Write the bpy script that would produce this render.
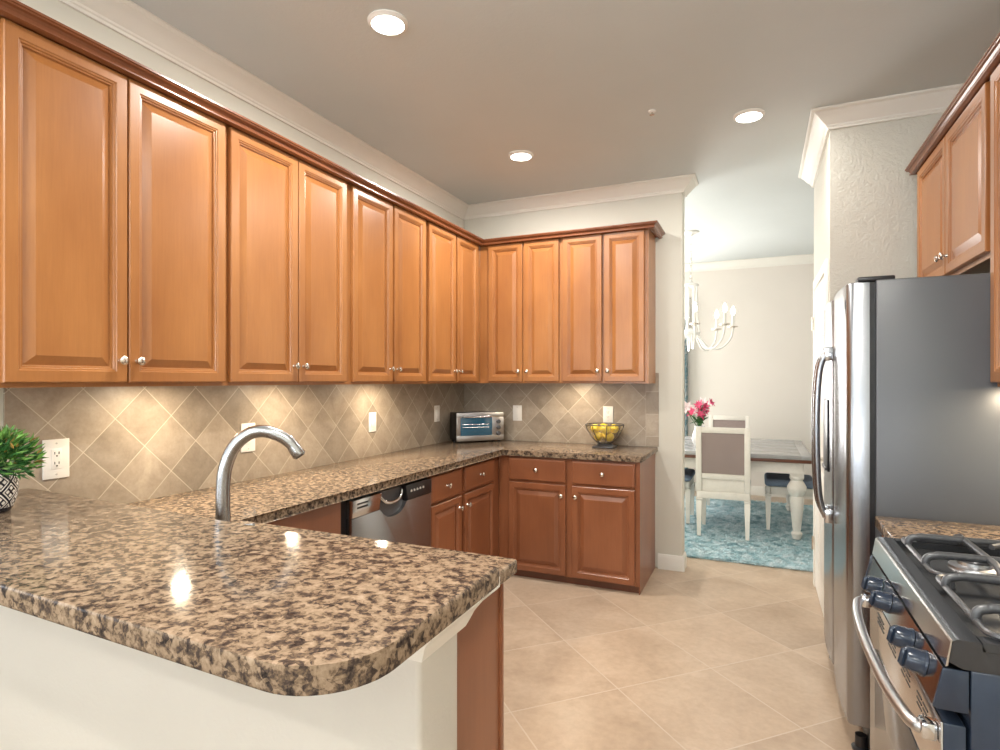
import bpy, bmesh, math, random
from mathutils import Vector, Matrix
random.seed(7)
for o in list(bpy.data.objects): bpy.data.objects.remove(o)
scene = bpy.context.scene
C = scene.collection
PI = math.pi
R = math.radians

# ------------------------------------------------------------ camera, world, light, exposure
YAW = R(24.034)
cam = bpy.data.cameras.new('camera'); cam.sensor_width = 36; cam.lens = 582.9*36/1000
cam.shift_y = 0.0055; cam.clip_start = 0.02
co = bpy.data.objects.new('camera', cam); C.objects.link(co)
co.location = (0, 0, 1.4114); co.rotation_euler = (PI/2, 0, YAW)
scene.camera = co
vs = scene.view_settings
vs.view_transform = 'Standard'; vs.look = 'None'; vs.gamma = 1; vs.use_curve_mapping = False
vs.exposure = 0.20
w = bpy.data.worlds.new('daylight'); scene.world = w; w.use_nodes = True
w.node_tree.nodes['Background'].inputs[0].default_value = (0.75, 0.87, 1, 1)
w.node_tree.nodes['Background'].inputs[1].default_value = 1.0

def area(name, loc, rot, sx, sy, power, col=(1, 1, 1)):
    l = bpy.data.lights.new(name, 'AREA'); l.shape = 'RECTANGLE'; l.size = sx; l.size_y = sy
    l.energy = power; l.color = col
    o = bpy.data.objects.new(name, l); o.location = loc; o.rotation_euler = rot; C.objects.link(o)
    return o
def disk(name, loc, d, power, col, spread=PI):
    l = bpy.data.lights.new(name, 'AREA'); l.shape = 'DISK'; l.size = d; l.energy = power; l.color = col; l.spread = spread
    o = bpy.data.objects.new(name, l); o.location = loc; C.objects.link(o); return o
DAY = (0.95, 0.98, 1.0); WARM = (1.0, 0.87, 0.70)
# daylight at the windows; added area lamps, tilted up to brighten the ceiling
area('daylight_rear_window', (-1.3, -3.50, 1.50), (R(160), 0, 0), 3.2, 1.9, 215, DAY)
area('daylight_family_window', (-4.42, -1.3, 1.45), (R(158), 0, R(-90)), 2.6, 2.0, 130, DAY)
area('daylight_dining_window', (-1.62, 7.70, 1.45), (R(-100), 0, 0), 1.25, 1.75, 84, (1.0, 0.96, 0.91))
area('daylight_dining_side_window', (-3.08, 6.2, 1.45), (R(105), 0, R(-90)), 1.7, 1.8, 92, (1.0, 0.96, 0.91))
CANS = [(-1.408, 2.017), (-1.438, 3.564), (-0.056, 3.546)]
HIDDEN_CANS = [(-0.05, 0.6), (-1.4, -0.6), (-0.05, -1.6)]
for i, (x, y) in enumerate(CANS + HIDDEN_CANS):
    disk('downlight_lamp', (x, y, 2.872), 0.13, 13 if i == 2 else 27, (1.0, 0.95, 0.88), PI)
for loc, p in [((-2.12, 1.62, 1.396), 4.3), ((-2.12, 2.32, 1.396), 3.8), ((-2.12, 3.12, 1.396), 3.8), ((-1.30, 4.26, 1.396), 2.8), ((0.84, 2.33, 1.396), 4.0)]:
    disk('cabinet_lamp', loc, 0.05, p, (1.0, 0.83, 0.60))

# ------------------------------------------------------------ material helpers
class NT:
    def __init__(s, name, rough=0.5, metal=0.0, spec=0.5, color=(0.8, 0.8, 0.8)):
        s.m = bpy.data.materials.new(name); s.m.use_nodes = True
        s.t = s.m.node_tree; s.b = s.t.nodes['Principled BSDF']
        s.b.inputs['Roughness'].default_value = rough; s.b.inputs['Metallic'].default_value = metal
        s.b.inputs['Specular IOR Level'].default_value = spec
        s.b.inputs['Base Color'].default_value = (*color, 1)
        s._tc = None
    def n(s, typ, **kw):
        nd = s.t.nodes.new(typ)
        for k, v in kw.items(): setattr(nd, k, v)
        return nd
    def link(s, a, b): s.t.links.new(a, b)
    def setin(s, sock, v):
        if hasattr(v, 'is_output'): s.link(v, sock)
        elif isinstance(v, (tuple, list)) and len(v) == 3 and sock.type == 'RGBA': sock.default_value = (*v, 1)
        else: sock.default_value = v
    def coord(s):
        if not s._tc: s._tc = s.n('ShaderNodeTexCoord')
        return s._tc.outputs['Object']
    def mapping(s, scale=(1, 1, 1), rot=(0, 0, 0), loc=(0, 0, 0), vec=None):
        m = s.n('ShaderNodeMapping'); m.inputs['Scale'].default_value = scale
        m.inputs['Rotation'].default_value = rot; m.inputs['Location'].default_value = loc
        s.link(vec or s.coord(), m.inputs['Vector']); return m.outputs[0]
    def noise(s, scale=5, detail=4, rough=0.55, vec=None, dist=0.0):
        q = s.n('ShaderNodeTexNoise'); q.inputs['Scale'].default_value = scale; q.inputs['Detail'].default_value = detail
        q.inputs['Roughness'].default_value = rough; q.inputs['Distortion'].default_value = dist
        s.link(vec or s.coord(), q.inputs['Vector']); return q.outputs['Fac']
    def voro(s, scale=5, vec=None, feature='F1', out='Distance'):
        q = s.n('ShaderNodeTexVoronoi'); q.feature = feature; q.inputs['Scale'].default_value = scale
        s.link(vec or s.coord(), q.inputs['Vector']); return q.outputs[out]
    def ramp(s, fac, stops, interp='LINEAR'):
        r = s.n('ShaderNodeValToRGB'); r.color_ramp.interpolation = interp
        e = r.color_ramp.elements
        while len(e) < len(stops): e.new(0.5)
        for el, (p, c) in zip(e, stops):
            el.position = p; el.color = (*c, 1) if len(c) == 3 else c
        s.link(fac, r.inputs[0]); return r.outputs[0]
    def math(s, op, a, b=None, c=None):
        m = s.n('ShaderNodeMath', operation=op)
        s.setin(m.inputs[0], a)
        if b is not None: s.setin(m.inputs[1], b)
        if c is not None: s.setin(m.inputs[2], c)
        return m.outputs[0]
    def mix(s, fac, a, b, mode='MIX'):
        m = s.n('ShaderNodeMix', data_type='RGBA', blend_type=mode)
        s.setin(m.inputs[0], fac); s.setin(m.inputs[6], a); s.setin(m.inputs[7], b); return m.outputs[2]
    def sep(s, vec=None):
        q = s.n('ShaderNodeSeparateXYZ'); s.link(vec or s.coord(), q.inputs[0]); return q.outputs
    def comb(s, x, y, z):
        q = s.n('ShaderNodeCombineXYZ')
        for i, v in enumerate((x, y, z)): s.setin(q.inputs[i], v)
        return q.outputs[0]
    def bump(s, h, strength=0.2, dist=0.002):
        b = s.n('ShaderNodeBump'); b.inputs['Strength'].default_value = strength; b.inputs['Distance'].default_value = dist
        s.link(h, b.inputs['Height']); s.link(b.outputs[0], s.b.inputs['Normal'])
    def col(s, c): s.setin(s.b.inputs['Base Color'], c)
    def inp(s, k, v): s.setin(s.b.inputs[k], v)

def plain(name, color, rough=0.5, metal=0.0, spec=0.5, var=0.06, vs_=30):
    t = NT(name, rough, metal, spec, color)
    f = t.noise(vs_, 3)
    dk = tuple(c*(1-var) for c in color); lt = tuple(min(1, c*(1+var)) for c in color)
    t.col(t.ramp(f, [(0.3, dk), (0.7, lt)])); return t.m
def paint(name, color, texture=0.0, rough=0.7):
    t = NT(name, rough, 0, 0.3, color)
    f = t.noise(2.2, 3)
    t.col(t.ramp(f, [(0.3, tuple(c*0.97 for c in color)), (0.7, color)]))
    if texture:
        h = t.noise(55, 3, 0.6, dist=0.6)
        t.bump(t.ramp(h, [(0.42, (0, 0, 0)), (0.6, (1, 1, 1))]), texture, 0.004)
    return t.m
def wood(name, c1, c2, c3, rough=0.30):
    t = NT(name, rough, 0, 0.5)
    big = t.noise(3.0, 3, 0.5, t.mapping((1.2, 1.2, 0.5)))
    grain = t.noise(14, 6, 0.65, t.mapping((5, 5, 0.35)), 0.4)
    fine = t.noise(60, 3, 0.6, t.mapping((4, 4, 0.15)))
    base = t.ramp(big, [(0.28, c1), (0.55, c2), (0.75, c3)])
    g = t.ramp(grain, [(0.35, (0.90, 0.885, 0.87)), (0.65, (1.03, 1.03, 1.03))])
    base = t.mix(0.6, base, g, 'MULTIPLY')
    g2 = t.ramp(fine, [(0.35, (0.88, 0.86, 0.84)), (0.6, (1, 1, 1))])
    t.col(t.mix(0.35, base, g2, 'MULTIPLY'))
    t.inp('Coat Weight', 0.15); t.inp('Coat Roughness', 0.28)
    return t.m
def emit(name, color, strength):
    t = NT(name, 0.4, 0, 0.3, color); t.inp('Emission Color', color); t.inp('Emission Strength', strength); return t.m

M = {}
M['wall'] = paint('painted_wall', (0.665, 0.65, 0.58))
M['wall_tex'] = paint('orange_peel_wall', (0.60, 0.585, 0.52), 0.32)
M['halfwall'] = paint('half_wall_paint', (0.66, 0.625, 0.565), 0.08)
M['dining_wall'] = paint('dining_wall_paint', (0.74, 0.69, 0.63))
M['ceiling'] = paint('ceiling_paint', (0.595, 0.63, 0.625), 0.08)
M['trim'] = paint('white_trim_paint', (0.80, 0.78, 0.72), 0, 0.4)
M['white'] = plain('white_enamel', (0.82, 0.80, 0.76), 0.35, var=0.02)
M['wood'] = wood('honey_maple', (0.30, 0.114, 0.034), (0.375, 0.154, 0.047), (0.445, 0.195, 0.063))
M['wood_low'] = wood('shaded_maple', (0.21, 0.073, 0.032), (0.26, 0.094, 0.041), (0.31, 0.116, 0.052))  # redder maple for the base cabinets, their weaker light put into the darker colour
M['wood_mold'] = wood('moulding_maple', (0.16, 0.052, 0.021), (0.20, 0.067, 0.027), (0.24, 0.085, 0.034), 0.25)
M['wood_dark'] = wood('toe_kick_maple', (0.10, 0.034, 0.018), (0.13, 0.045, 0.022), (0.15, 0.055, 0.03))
M['faucet'] = plain('satin_faucet_nickel', (0.46, 0.47, 0.48), 0.26, 1.0, var=0.02)
M['nickel'] = plain('brushed_nickel', (0.72, 0.68, 0.62), 0.22, 1.0)
M['black'] = plain('black_plastic', (0.012, 0.012, 0.014), 0.35)
M['iron'] = plain('cast_iron', (0.055, 0.057, 0.062), 0.30, spec=0.7)
M['cooktop'] = plain('black_enamel', (0.022, 0.024, 0.028), 0.16, spec=0.7)
M['range_side'] = plain('range_side_enamel', (0.020, 0.030, 0.050), 0.20)
M['fridge_side'] = None
M['glass_dark'] = plain('dark_glass', (0.02, 0.03, 0.04), 0.05, spec=0.8)
M['bulb'] = emit('bulb_glow', (1, 0.95, 0.86), 14)
M['lens'] = emit('downlight_glow', (1, 0.97, 0.92), 9)
M['blue_seat'] = plain('slate_fabric', (0.20, 0.25, 0.33), 0.9, var=0.15, vs_=120)
M['cream'] = plain('cream_lacquer', (0.74, 0.70, 0.63), 0.45, var=0.03)
M['pink'] = plain('lily_pink', (0.72, 0.10, 0.22), 0.6, var=0.3)
M['petal_white'] = plain('petal_white', (0.85, 0.72, 0.72), 0.6, var=0.1)
M['green'] = plain('leaf_green', (0.035, 0.14, 0.03), 0.55, var=0.4, vs_=60)
M['green2'] = plain('leaf_light_green', (0.11, 0.25, 0.045), 0.5, var=0.4, vs_=60)
M['green3'] = plain('leaf_autumn', (0.34, 0.22, 0.05), 0.5, var=0.3, vs_=60)
M['lemon'] = plain('lemon_skin', (0.80, 0.62, 0.03), 0.4, var=0.12, vs_=80)
M['vase'] = plain('white_ceramic', (0.80, 0.80, 0.80), 0.2, var=0.02)
M['screw'] = plain('plate_screw', (0.55, 0.53, 0.50), 0.4)
M['slot'] = plain('socket_slot', (0.03, 0.03, 0.03), 0.6)

def steel(name, color, rough, axis):
    t = NT(name, rough, 1.0, 0.5, color)
    sc = [40, 40, 40]; sc[axis] = 1
    f = t.noise(1.0, 2, 0.5, t.mapping(tuple(sc)))
    t.col(t.ramp(f, [(0.3, tuple(c*0.985 for c in color)), (0.7, color)]))
    return t.m
M['steel'] = steel('stainless_steel', (0.62, 0.62, 0.63), 0.16, 1)
M['steel_v'] = steel('stainless_vertical', (0.40, 0.41, 0.43), 0.27, 2)
M['steel_f'] = steel('refrigerator_steel', (0.33, 0.34, 0.36), 0.27, 2)
M['steel_soft'] = steel('stainless_satin', (0.50, 0.50, 0.51), 0.32, 1)
t = NT('textured_charcoal_steel', 0.33, 0.0, 0.6, (0.075, 0.08, 0.088))
t.bump(t.noise(420, 2), 0.12, 0.001); M['fridge_side'] = t.m

def granite(name):
    t = NT(name, 0.12, 0, 0.07)
    nz = t.n('ShaderNodeTexNoise'); nz.inputs['Scale'].default_value = 30; nz.inputs['Detail'].default_value = 3; t.link(t.coord(), nz.inputs['Vector'])
    sc = t.n('ShaderNodeVectorMath', operation='SCALE'); sc.inputs['Scale'].default_value = 0.018
    t.link(nz.outputs['Color'], sc.inputs[0])
    addn = t.n('ShaderNodeVectorMath', operation='ADD'); t.link(t.coord(), addn.inputs[0]); t.link(sc.outputs[0], addn.inputs[1])
    vv = addn.outputs[0]
    blot = t.noise(50, 4, 0.62, t.mapping((0.85, 1.0, 1), vec=vv))
    mid = t.noise(125, 4, 0.6, vv)
    cells = t.voro(85, vv, 'F1', 'Color'); s3 = t.n('ShaderNodeSeparateColor'); t.link(cells, s3.inputs[0])
    tone = t.math('ADD', t.math('MULTIPLY', blot, 0.62), t.math('ADD', t.math('MULTIPLY', s3.outputs[0], 0.14), t.math('MULTIPLY', mid, 0.30)))
    colr = t.ramp(tone, [(0.37, (0.022, 0.018, 0.017)), (0.455, (0.065, 0.048, 0.040)), (0.51, (0.145, 0.102, 0.068)),
                         (0.565, (0.255, 0.184, 0.124)), (0.68, (0.345, 0.256, 0.178)), (0.82, (0.43, 0.35, 0.27))])
    t.col(colr)
    return t.m
M['granite'] = granite('brown_granite')

def lattice(t, p, q, s, p0, q0, gw, shift=True):
    """distance-to-grid mask, per cell ids for a square grid in coords p,q"""
    a = t.math('DIVIDE', t.math('SUBTRACT', p, p0), s); b = t.math('DIVIDE', t.math('SUBTRACT', q, q0), s)
    fa = t.math('ABSOLUTE', t.math('SUBTRACT', t.math('FRACT', a), 0.5)); fb = t.math('ABSOLUTE', t.math('SUBTRACT', t.math('FRACT', b), 0.5))
    mx = t.math('MAXIMUM', fa, fb)
    grout = t.math('GREATER_THAN', mx, 0.5-gw/s/2)
    wn = t.n('ShaderNodeTexWhiteNoise', noise_dimensions='2D')
    t.link(t.comb(t.math('FLOOR', a), t.math('FLOOR', b), 0.0), wn.inputs['Vector'])
    return grout, wn.outputs['Value'], wn.outputs['Color']
RT2 = math.sqrt(0.5)
def tile_mat(name, ua, s, u0, z0, gw, c_dk, c_md, c_lt, grout_c, rough, diag=True, vax=2, nscale=9, tilevar=0.25):
    t = NT(name, rough, 0, 0.4)
    x = t.sep(); u = x[ua]; v = x[vax]
    if diag:
        p = t.math('MULTIPLY', t.math('ADD', u, v), RT2); q = t.math('MULTIPLY', t.math('SUBTRACT', v, u), RT2)
        p0 = (u0+z0)*RT2; q0 = (z0-u0)*RT2
    else: p, q, p0, q0 = u, v, u0, z0
    g, wv, wc = lattice(t, p, q, s, p0, q0, gw)
    off = t.n('ShaderNodeVectorMath', operation='ADD'); t.link(t.coord(), off.inputs[0])
    sc = t.n('ShaderNodeVectorMath', operation='SCALE'); sc.inputs['Scale'].default_value = 7.0; t.link(wc, sc.inputs[0]); t.link(sc.outputs[0], off.inputs[1])
    cloud = t.noise(nscale, 6, 0.6, off.outputs[0], 0.5)
    fine = t.noise(nscale*9, 4, 0.6, off.outputs[0])
    base = t.ramp(cloud, [(0.25, c_dk), (0.5, c_md), (0.75, c_lt)])
    base = t.mix(0.35, base, t.ramp(fine, [(0.3, (0.7, 0.68, 0.66)), (0.7, (1.1, 1.1, 1.1))]), 'MULTIPLY')
    lo = 1-tilevar
    base = t.mix(1.0, base, t.ramp(wv, [(0.0, (lo, lo, lo)), (1.0, (1.06, 1.06, 1.06))]), 'MULTIPLY')
    t.col(t.mix(g, base, grout_c))
    h = t.math('SUBTRACT', 1.0, g)
    t.bump(t.math('ADD', h, t.math('MULTIPLY', fine, 0.15)), 0.35, 0.002)
    return t.m
M['floor'] = tile_mat('beige_floor_tile', 0, 0.53, -0.594, 2.659, 0.006, (0.39, 0.29, 0.205), (0.47, 0.36, 0.262), (0.54, 0.43, 0.325),
                      (0.53, 0.44, 0.345), 0.30, True, 1, 3.2, 0.08)
TD, TM, TL, TG = (0.30, 0.245, 0.19), (0.39, 0.325, 0.255), (0.47, 0.40, 0.32), (0.54, 0.475, 0.385)
M['splash_l'] = tile_mat('splash_tile_left', 1, 0.170, 1.252, 1.259, 0.0032, TD, TM, TL, TG, 0.38)
M['splash_b'] = tile_mat('splash_tile_back', 0, 0.168, -2.233, 1.284, 0.0032, TD, TM, TL, TG, 0.38)
M['splash_e'] = tile_mat('splash_tile_border', 0, 0.168, -0.79, 0.99, 0.0032, TD, TM, TL, TG, 0.38, False)

# ------------------------------------------------------------ mesh helpers
def B(): return bmesh.new()
def quad(bm, vs_): return bm.faces.new(vs_)
def box(bm, a, b, bev=0.0, seg=2):
    x0, y0, z0 = (min(a[i], b[i]) for i in range(3)); x1, y1, z1 = (max(a[i], b[i]) for i in range(3))
    V = [bm.verts.new(p) for p in ((x0,y0,z0),(x1,y0,z0),(x1,y1,z0),(x0,y1,z0),(x0,y0,z1),(x1,y0,z1),(x1,y1,z1),(x0,y1,z1))]
    F = [bm.faces.new([V[i] for i in f]) for f in ((3,2,1,0),(4,5,6,7),(0,1,5,4),(1,2,6,5),(2,3,7,6),(3,0,4,7))]
    if bev:
        es = list({e for f in F for e in f.edges})
        bmesh.ops.bevel(bm, geom=es, offset=bev, segments=seg, affect='EDGES', profile=0.5)
    return bm
def prism(bm, poly, axis, lo, hi, bev=0.0, seg=2):
    """poly: 2d points; axis 0/1/2 extruded from lo to hi; remaining axes take the poly coords in order"""
    def P(p, t):
        q = [p[0], p[1]]; q.insert(axis, t); return q
    a = [bm.verts.new(P(p, lo)) for p in poly]; b = [bm.verts.new(P(p, hi)) for p in poly]
    n = len(poly)
    F = [bm.faces.new(list(reversed(a))), bm.faces.new(b)]
    S = [bm.faces.new((a[i], a[(i+1) % n], b[(i+1) % n], b[i])) for i in range(n)]
    if bev:
        es = list({e for f in F for e in f.edges})
        bmesh.ops.bevel(bm, geom=es, offset=bev, segments=seg, affect='EDGES', profile=0.5)
    bmesh.ops.recalc_face_normals(bm, faces=bm.faces[:])
    return bm
def lathe(bm, prof, c=(0, 0, 0), n=24, axis=2, sign=1, cap=True):
    """prof list of (r, t): t along axis"""
    rings = []
    for r, tt in prof:
        ring = []
        for i in range(n):
            a = 2*PI*i/n; u, v = r*math.cos(a), r*math.sin(a)
            p = [u, v]; p.insert(axis, tt*sign)
            ring.append(bm.verts.new((c[0]+p[0], c[1]+p[1], c[2]+p[2])))
        rings.append(ring)
    for k in range(len(rings)-1):
        for i in range(n):
            j = (i+1) % n
            bm.faces.new((rings[k][i], rings[k][j], rings[k+1][j], rings[k+1][i]))
    if cap:
        if prof[0][0] > 1e-5: bm.faces.new(rings[0])
        if prof[-1][0] > 1e-5: bm.faces.new(rings[-1])
    bmesh.ops.remove_doubles(bm, verts=bm.verts[:], dist=1e-6)
    bmesh.ops.recalc_face_normals(bm, faces=bm.faces[:])
    return bm
def tube(bm, pts, rad, n=10, sx=1.0, closed=False):
    """sweep a circle along a polyline; rad scalar or list"""
    P = [Vector(p) for p in pts]; m = len(P)
    rs = rad if isinstance(rad, (list, tuple)) else [rad]*m
    up = None; rings = []
    for i in range(m):
        if closed: tdir = (P[(i+1) % m]-P[i-1]).normalized()
        else: tdir = (P[min(i+1, m-1)]-P[max(i-1, 0)]).normalized()
        if up is None:
            up = Vector((0, 0, 1)) if abs(tdir.z) < 0.9 else Vector((1, 0, 0))
        side = tdir.cross(up)
        if side.length < 1e-6: side = tdir.orthogonal()
        side.normalize(); up2 = side.cross(tdir).normalized(); up = up2
        rings.append([bm.verts.new(P[i]+side*(rs[i]*sx*math.cos(2*PI*k/n))+up2*(rs[i]*math.sin(2*PI*k/n))) for k in range(n)])
    rng = m if closed else m-1
    for i in range(rng):
        a, b = rings[i], rings[(i+1) % m]
        for k in range(n):
            bm.faces.new((a[k], a[(k+1) % n], b[(k+1) % n], b[k]))
    if not closed:
        bm.faces.new(list(reversed(rings[0]))); bm.faces.new(rings[-1])
    bmesh.ops.recalc_face_normals(bm, faces=bm.faces[:])
    return bm
def spline(pts, n=8):
    P = [Vector(p) for p in pts]; out = []
    for i in range(len(P)-1):
        p0 = P[max(i-1, 0)]; p1 = P[i]; p2 = P[i+1]; p3 = P[min(i+2, len(P)-1)]
        for k in range(n):
            t_ = k/n
            out.append(0.5*((2*p1)+(-p0+p2)*t_+(2*p0-5*p1+4*p2-p3)*t_*t_+(-p0+3*p1-3*p2+p3)*t_**3))
    out.append(P[-1]); return out
def sweep(bm, path, prof, closed_prof=True):
    """path: xy polyline walked with the room on the right; prof: (offset to the right, z)"""
    n = len(path); rings = []
    def nrm(a, b):
        d = Vector((b[0]-a[0], b[1]-a[1])).normalized(); return Vector((d.y, -d.x))
    for i, p in enumerate(path):
        if i == 0: m = nrm(path[0], path[1])
        elif i == n-1: m = nrm(path[-2], path[-1])
        else:
            a = nrm(path[i-1], p); b = nrm(p, path[i+1]); m = (a+b); m = m/(m.dot(a))
        rings.append([bm.verts.new((p[0]+m.x*o, p[1]+m.y*o, z)) for o, z in prof])
    k = len(prof)
    for i in range(n-1):
        for j in range(k):
            bm.faces.new((rings[i][j], rings[i][(j+1) % k], rings[i+1][(j+1) % k], rings[i+1][j]))
    bm.faces.new(rings[0]); bm.faces.new(list(reversed(rings[-1])))
    bmesh.ops.recalc_face_normals(bm, faces=bm.faces[:])
    return bm

WM = {}
def smooth(me, ang=40):
    try: me.shade_auto_smooth
    except Exception: pass
    for p in me.polygons: p.use_smooth = True
    bmx = bmesh.new(); bmx.from_mesh(me)
    for e in bmx.edges:
        if len(e.link_faces) == 2 and e.calc_face_angle(0) > R(ang): e.smooth = False
    bmx.to_mesh(me); bmx.free()
def obj(name, bm, mat, parent=None, local=False, sm=True):
    me = bpy.data.meshes.new(name)
    if parent is not None and not local:
        bm.transform(WM[parent.name].inverted())
    bm.to_mesh(me); bm.free()
    if sm: smooth(me)
    if isinstance(mat, (list, tuple)):
        for m in mat: me.materials.append(m)
    else: me.materials.append(mat)
    o = bpy.data.objects.new(name, me); C.objects.link(o)
    if parent is not None:
        o.parent = parent; WM[o.name] = WM[parent.name].copy()
    else: WM[o.name] = Matrix.Identity(4)
    return o
def tag(o, label, cat, group=None):
    o['label'] = label; o['category'] = cat
    if group: o['group'] = group
    return o
def thing(name, label, cat, loc=(0, 0, 0), rotz=0.0, group=None):
    o = bpy.data.objects.new(name, None); C.objects.link(o); o.empty_display_size = 0.05
    o.location = loc; o.rotation_euler = (0, 0, rotz)
    WM[o.name] = Matrix.Translation(loc) @ Matrix.Rotation(rotz, 4, 'Z')
    return tag(o, label, cat, group)
def struct(name, bm, mat, parent=None, label=None, sm=True):
    o = obj(name, bm, mat, parent, sm=sm); o['kind'] = 'structure'
    if label: o['label'] = label
    return o
def dup(root, loc, rotz, label, group=None):
    r = root.copy(); C.objects.link(r); r.location = loc; r.rotation_euler = (0, 0, rotz); r['label'] = label
    if group: r['group'] = group
    WM[r.name] = Matrix.Translation(loc) @ Matrix.Rotation(rotz, 4, 'Z')
    for ch in list(root.children):
        c = ch.copy(); C.objects.link(c); c.parent = r
        for g in list(ch.children):
            d = g.copy(); C.objects.link(d); d.parent = c
    return r

# ------------------------------------------------------------ the setting
XL, YB, XW, CZ = -2.346, 4.487, -0.523, 2.897
XR, YP, XP = 1.08, 3.70, 0.355
struct('floor', box(B(), (-4.7, -3.8, -0.1), (2.4, 8.0, 0)), M['floor'], sm=False)
struct('ceiling', box(B(), (-4.7, -3.8, CZ), (2.4, 8.0, CZ+0.1)), M['ceiling'], sm=False)
wl = struct('wall_left', box(B(), (XL-0.12, 1.07, 0), (XL, YB+0.14, CZ)), M['wall'], sm=False)
wb = struct('wall_back', box(B(), (XL, YB, 0), (XW, YB+0.14, CZ), 0.012, 3), M['wall'])
struct('wall_right', box(B(), (XR, -3.6, 0), (XR+0.12, YP, CZ)), M['wall'], sm=False)
struct('wall_pantry', prism(B(), [(XP, YP), (2.3, YP), (2.3, YP+0.12), (XP+0.12, YP+0.12), (XP+0.12, 4.64), (2.3, 4.64), (2.3, 4.76), (XP, 4.76)], 2, 0, CZ), M['wall_tex'], sm=False)
struct('wall_half', box(B(), (XL, 0.917, 0), (-0.57, 1.07, 0.994), 0.012, 3), M['halfwall'])
struct('wall_family', box(B(), (-4.6, 0.917, 0), (XL, 1.07, CZ)), M['halfwall'], sm=False)
# rear of the room behind the camera, with window openings
def wall_hole(name, axis, pos, th, lo, hi, holes, mat):
    bm = B()
    def bx(u0, u1, z0, z1):
        if axis == 1: box(bm, (u0, pos, z0), (u1, pos+th, z1))
        else: box(bm, (pos, u0, z0), (pos+th, u1, z1))
    u = lo
    for h0, h1, z0, z1 in holes:
        bx(u, h0, 0, CZ); bx(h0, h1, 0, z0); bx(h0, h1, z1, CZ); u = h1
    bx(u, hi, 0, CZ)
    return struct(name, bm, mat, sm=False)
wall_hole('wall_rear', 1, -3.72, 0.12, -4.6, XR+0.12, [(-2.95, 0.35, 0.5, 2.5)], M['wall'])
wall_hole('wall_family_left', 0, -4.6, 0.12, -3.6, 0.917, [(-2.65, 0.05, 0.4, 2.5)], M['wall'])
wall_hole('wall_dining_back', 1, 7.83, 0.12, -3.3, 2.3, [(-2.3, -0.95, 0.5, 2.4)], M['dining_wall'])
wall_hole('wall_dining_left', 0, -3.3, 0.12, YB+0.14, 7.83, [(5.3, 7.1, 0.5, 2.4)], M['dining_wall'])
struct('wall_dining_right', box(B(), (2.18, 4.76, 0), (2.3, 7.83, CZ)), M['dining_wall'], sm=False)
struct('wall_dining_front', box(B(), (-3.3, YB+0.02, 0), (XL-0.12, YB+0.14, CZ)), M['dining_wall'], sm=False)
glassm = NT('window_glass', 0.02, 0, 0.5, (0.95, 0.97, 1)); glassm.inp('Transmission Weight', 1.0); M['glass'] = glassm.m
def window(name, axis, pos, u0, u1, z0, z1, mull):
    bm = B()
    def bx(a0, a1, c0, c1, d=0.03):
        if axis == 1: box(bm, (a0, pos-d, c0), (a1, pos+d, c1))
        else: box(bm, (pos-d, a0, c0), (pos+d, a1, c1))
    f = 0.05
    bx(u0, u0+f, z0, z1); bx(u1-f, u1, z0, z1); bx(u0+f, u1-f, z0, z0+f); bx(u0+f, u1-f, z1-f, z1)
    for k in range(1, mull):
        c = u0+(u1-u0)*k/mull; bx(c-0.02, c+0.02, z0+f, z1-f, 0.02)
    o = struct(name, bm, M['white'], sm=False)
    g = B()
    if axis == 1: box(g, (u0+f, pos-0.004, z0+f), (u1-f, pos+0.004, z1-f))
    else: box(g, (pos-0.004, u0+f, z0+f), (pos+0.004, u1-f, z1-f))
    obj('window_pane', g, M['glass'], o, sm=False)
    return o
window('window_1', 1, -3.66, -2.95, 0.35, 0.5, 2.5, 3)
window('window_2', 0, -4.54, -2.65, 0.05, 0.4, 2.5, 2)
window('window_3', 1, 7.89, -2.3, -0.95, 0.5, 2.4, 2)
window('window_4', 0, -3.24, 5.3, 7.1, 0.5, 2.4, 2)
# crown mouldings
CR = [(0, 2.801), (0.012, 2.801), (0.014, 2.812), (0.020, 2.816), (0.022, 2.824), (0.036, 2.834), (0.052, 2.850), (0.066, 2.866), (0.078, 2.874),
      (0.082, 2.880), (0.092, 2.882), (0.100, 2.888), (0.100, 2.8965), (0, 2.8965)]
struct('trim_1', sweep(B(), [(XL, 1.07), (XL, YB), (XW, YB), (XW, YB+0.14)], CR), M['trim'])
struct('trim_2', sweep(B(), [(XP, 4.76), (XP, YP), (XR, YP)], CR), M['trim'])
struct('trim_3', sweep(B(), [(-3.18, YB+0.14), (-3.18, 7.83), (2.18, 7.83), (2.18, 4.76)], CR), M['trim'])
# baseboards
BBP = [(0, 0), (0.014, 0), (0.014, 0.085), (0.010, 0.098), (0.006, 0.11), (0, 0.112)]
struct('baseboard_back', sweep(B(), [(-0.70, YB), (XW, YB), (XW, YB+0.14)], BBP), M['trim'])
struct('baseboard_dining', sweep(B(), [(-3.18, 7.83), (2.18, 7.83)], BBP), M['trim'])
struct('baseboard_passage', sweep(B(), [(XP, 3.78), (XP, YP), (XR, YP)], BBP), M['trim'])
struct('baseboard_family', sweep(B(), [(-0.57, 0.917), (-4.4, 0.917)][::-1], [(o, z) for o, z in BBP]), M['trim'])
# cove moulding under the bar end
bm = B(); cove = [(0, 0.900), (0.010, 0.900), (0.016, 0.912), (0.024, 0.930), (0.040, 0.952), (0.058, 0.966), (0.064, 0.972), (0.064, 0.9935), (0, 0.9935)]
sweep(bm, [(-0.60, 0.917), (-0.57, 0.917), (-0.57, 1.07), (-0.60, 1.07)], cove)
struct('trim_4', bm, M['trim'], label='white cove moulding under the end of the raised bar')
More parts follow.
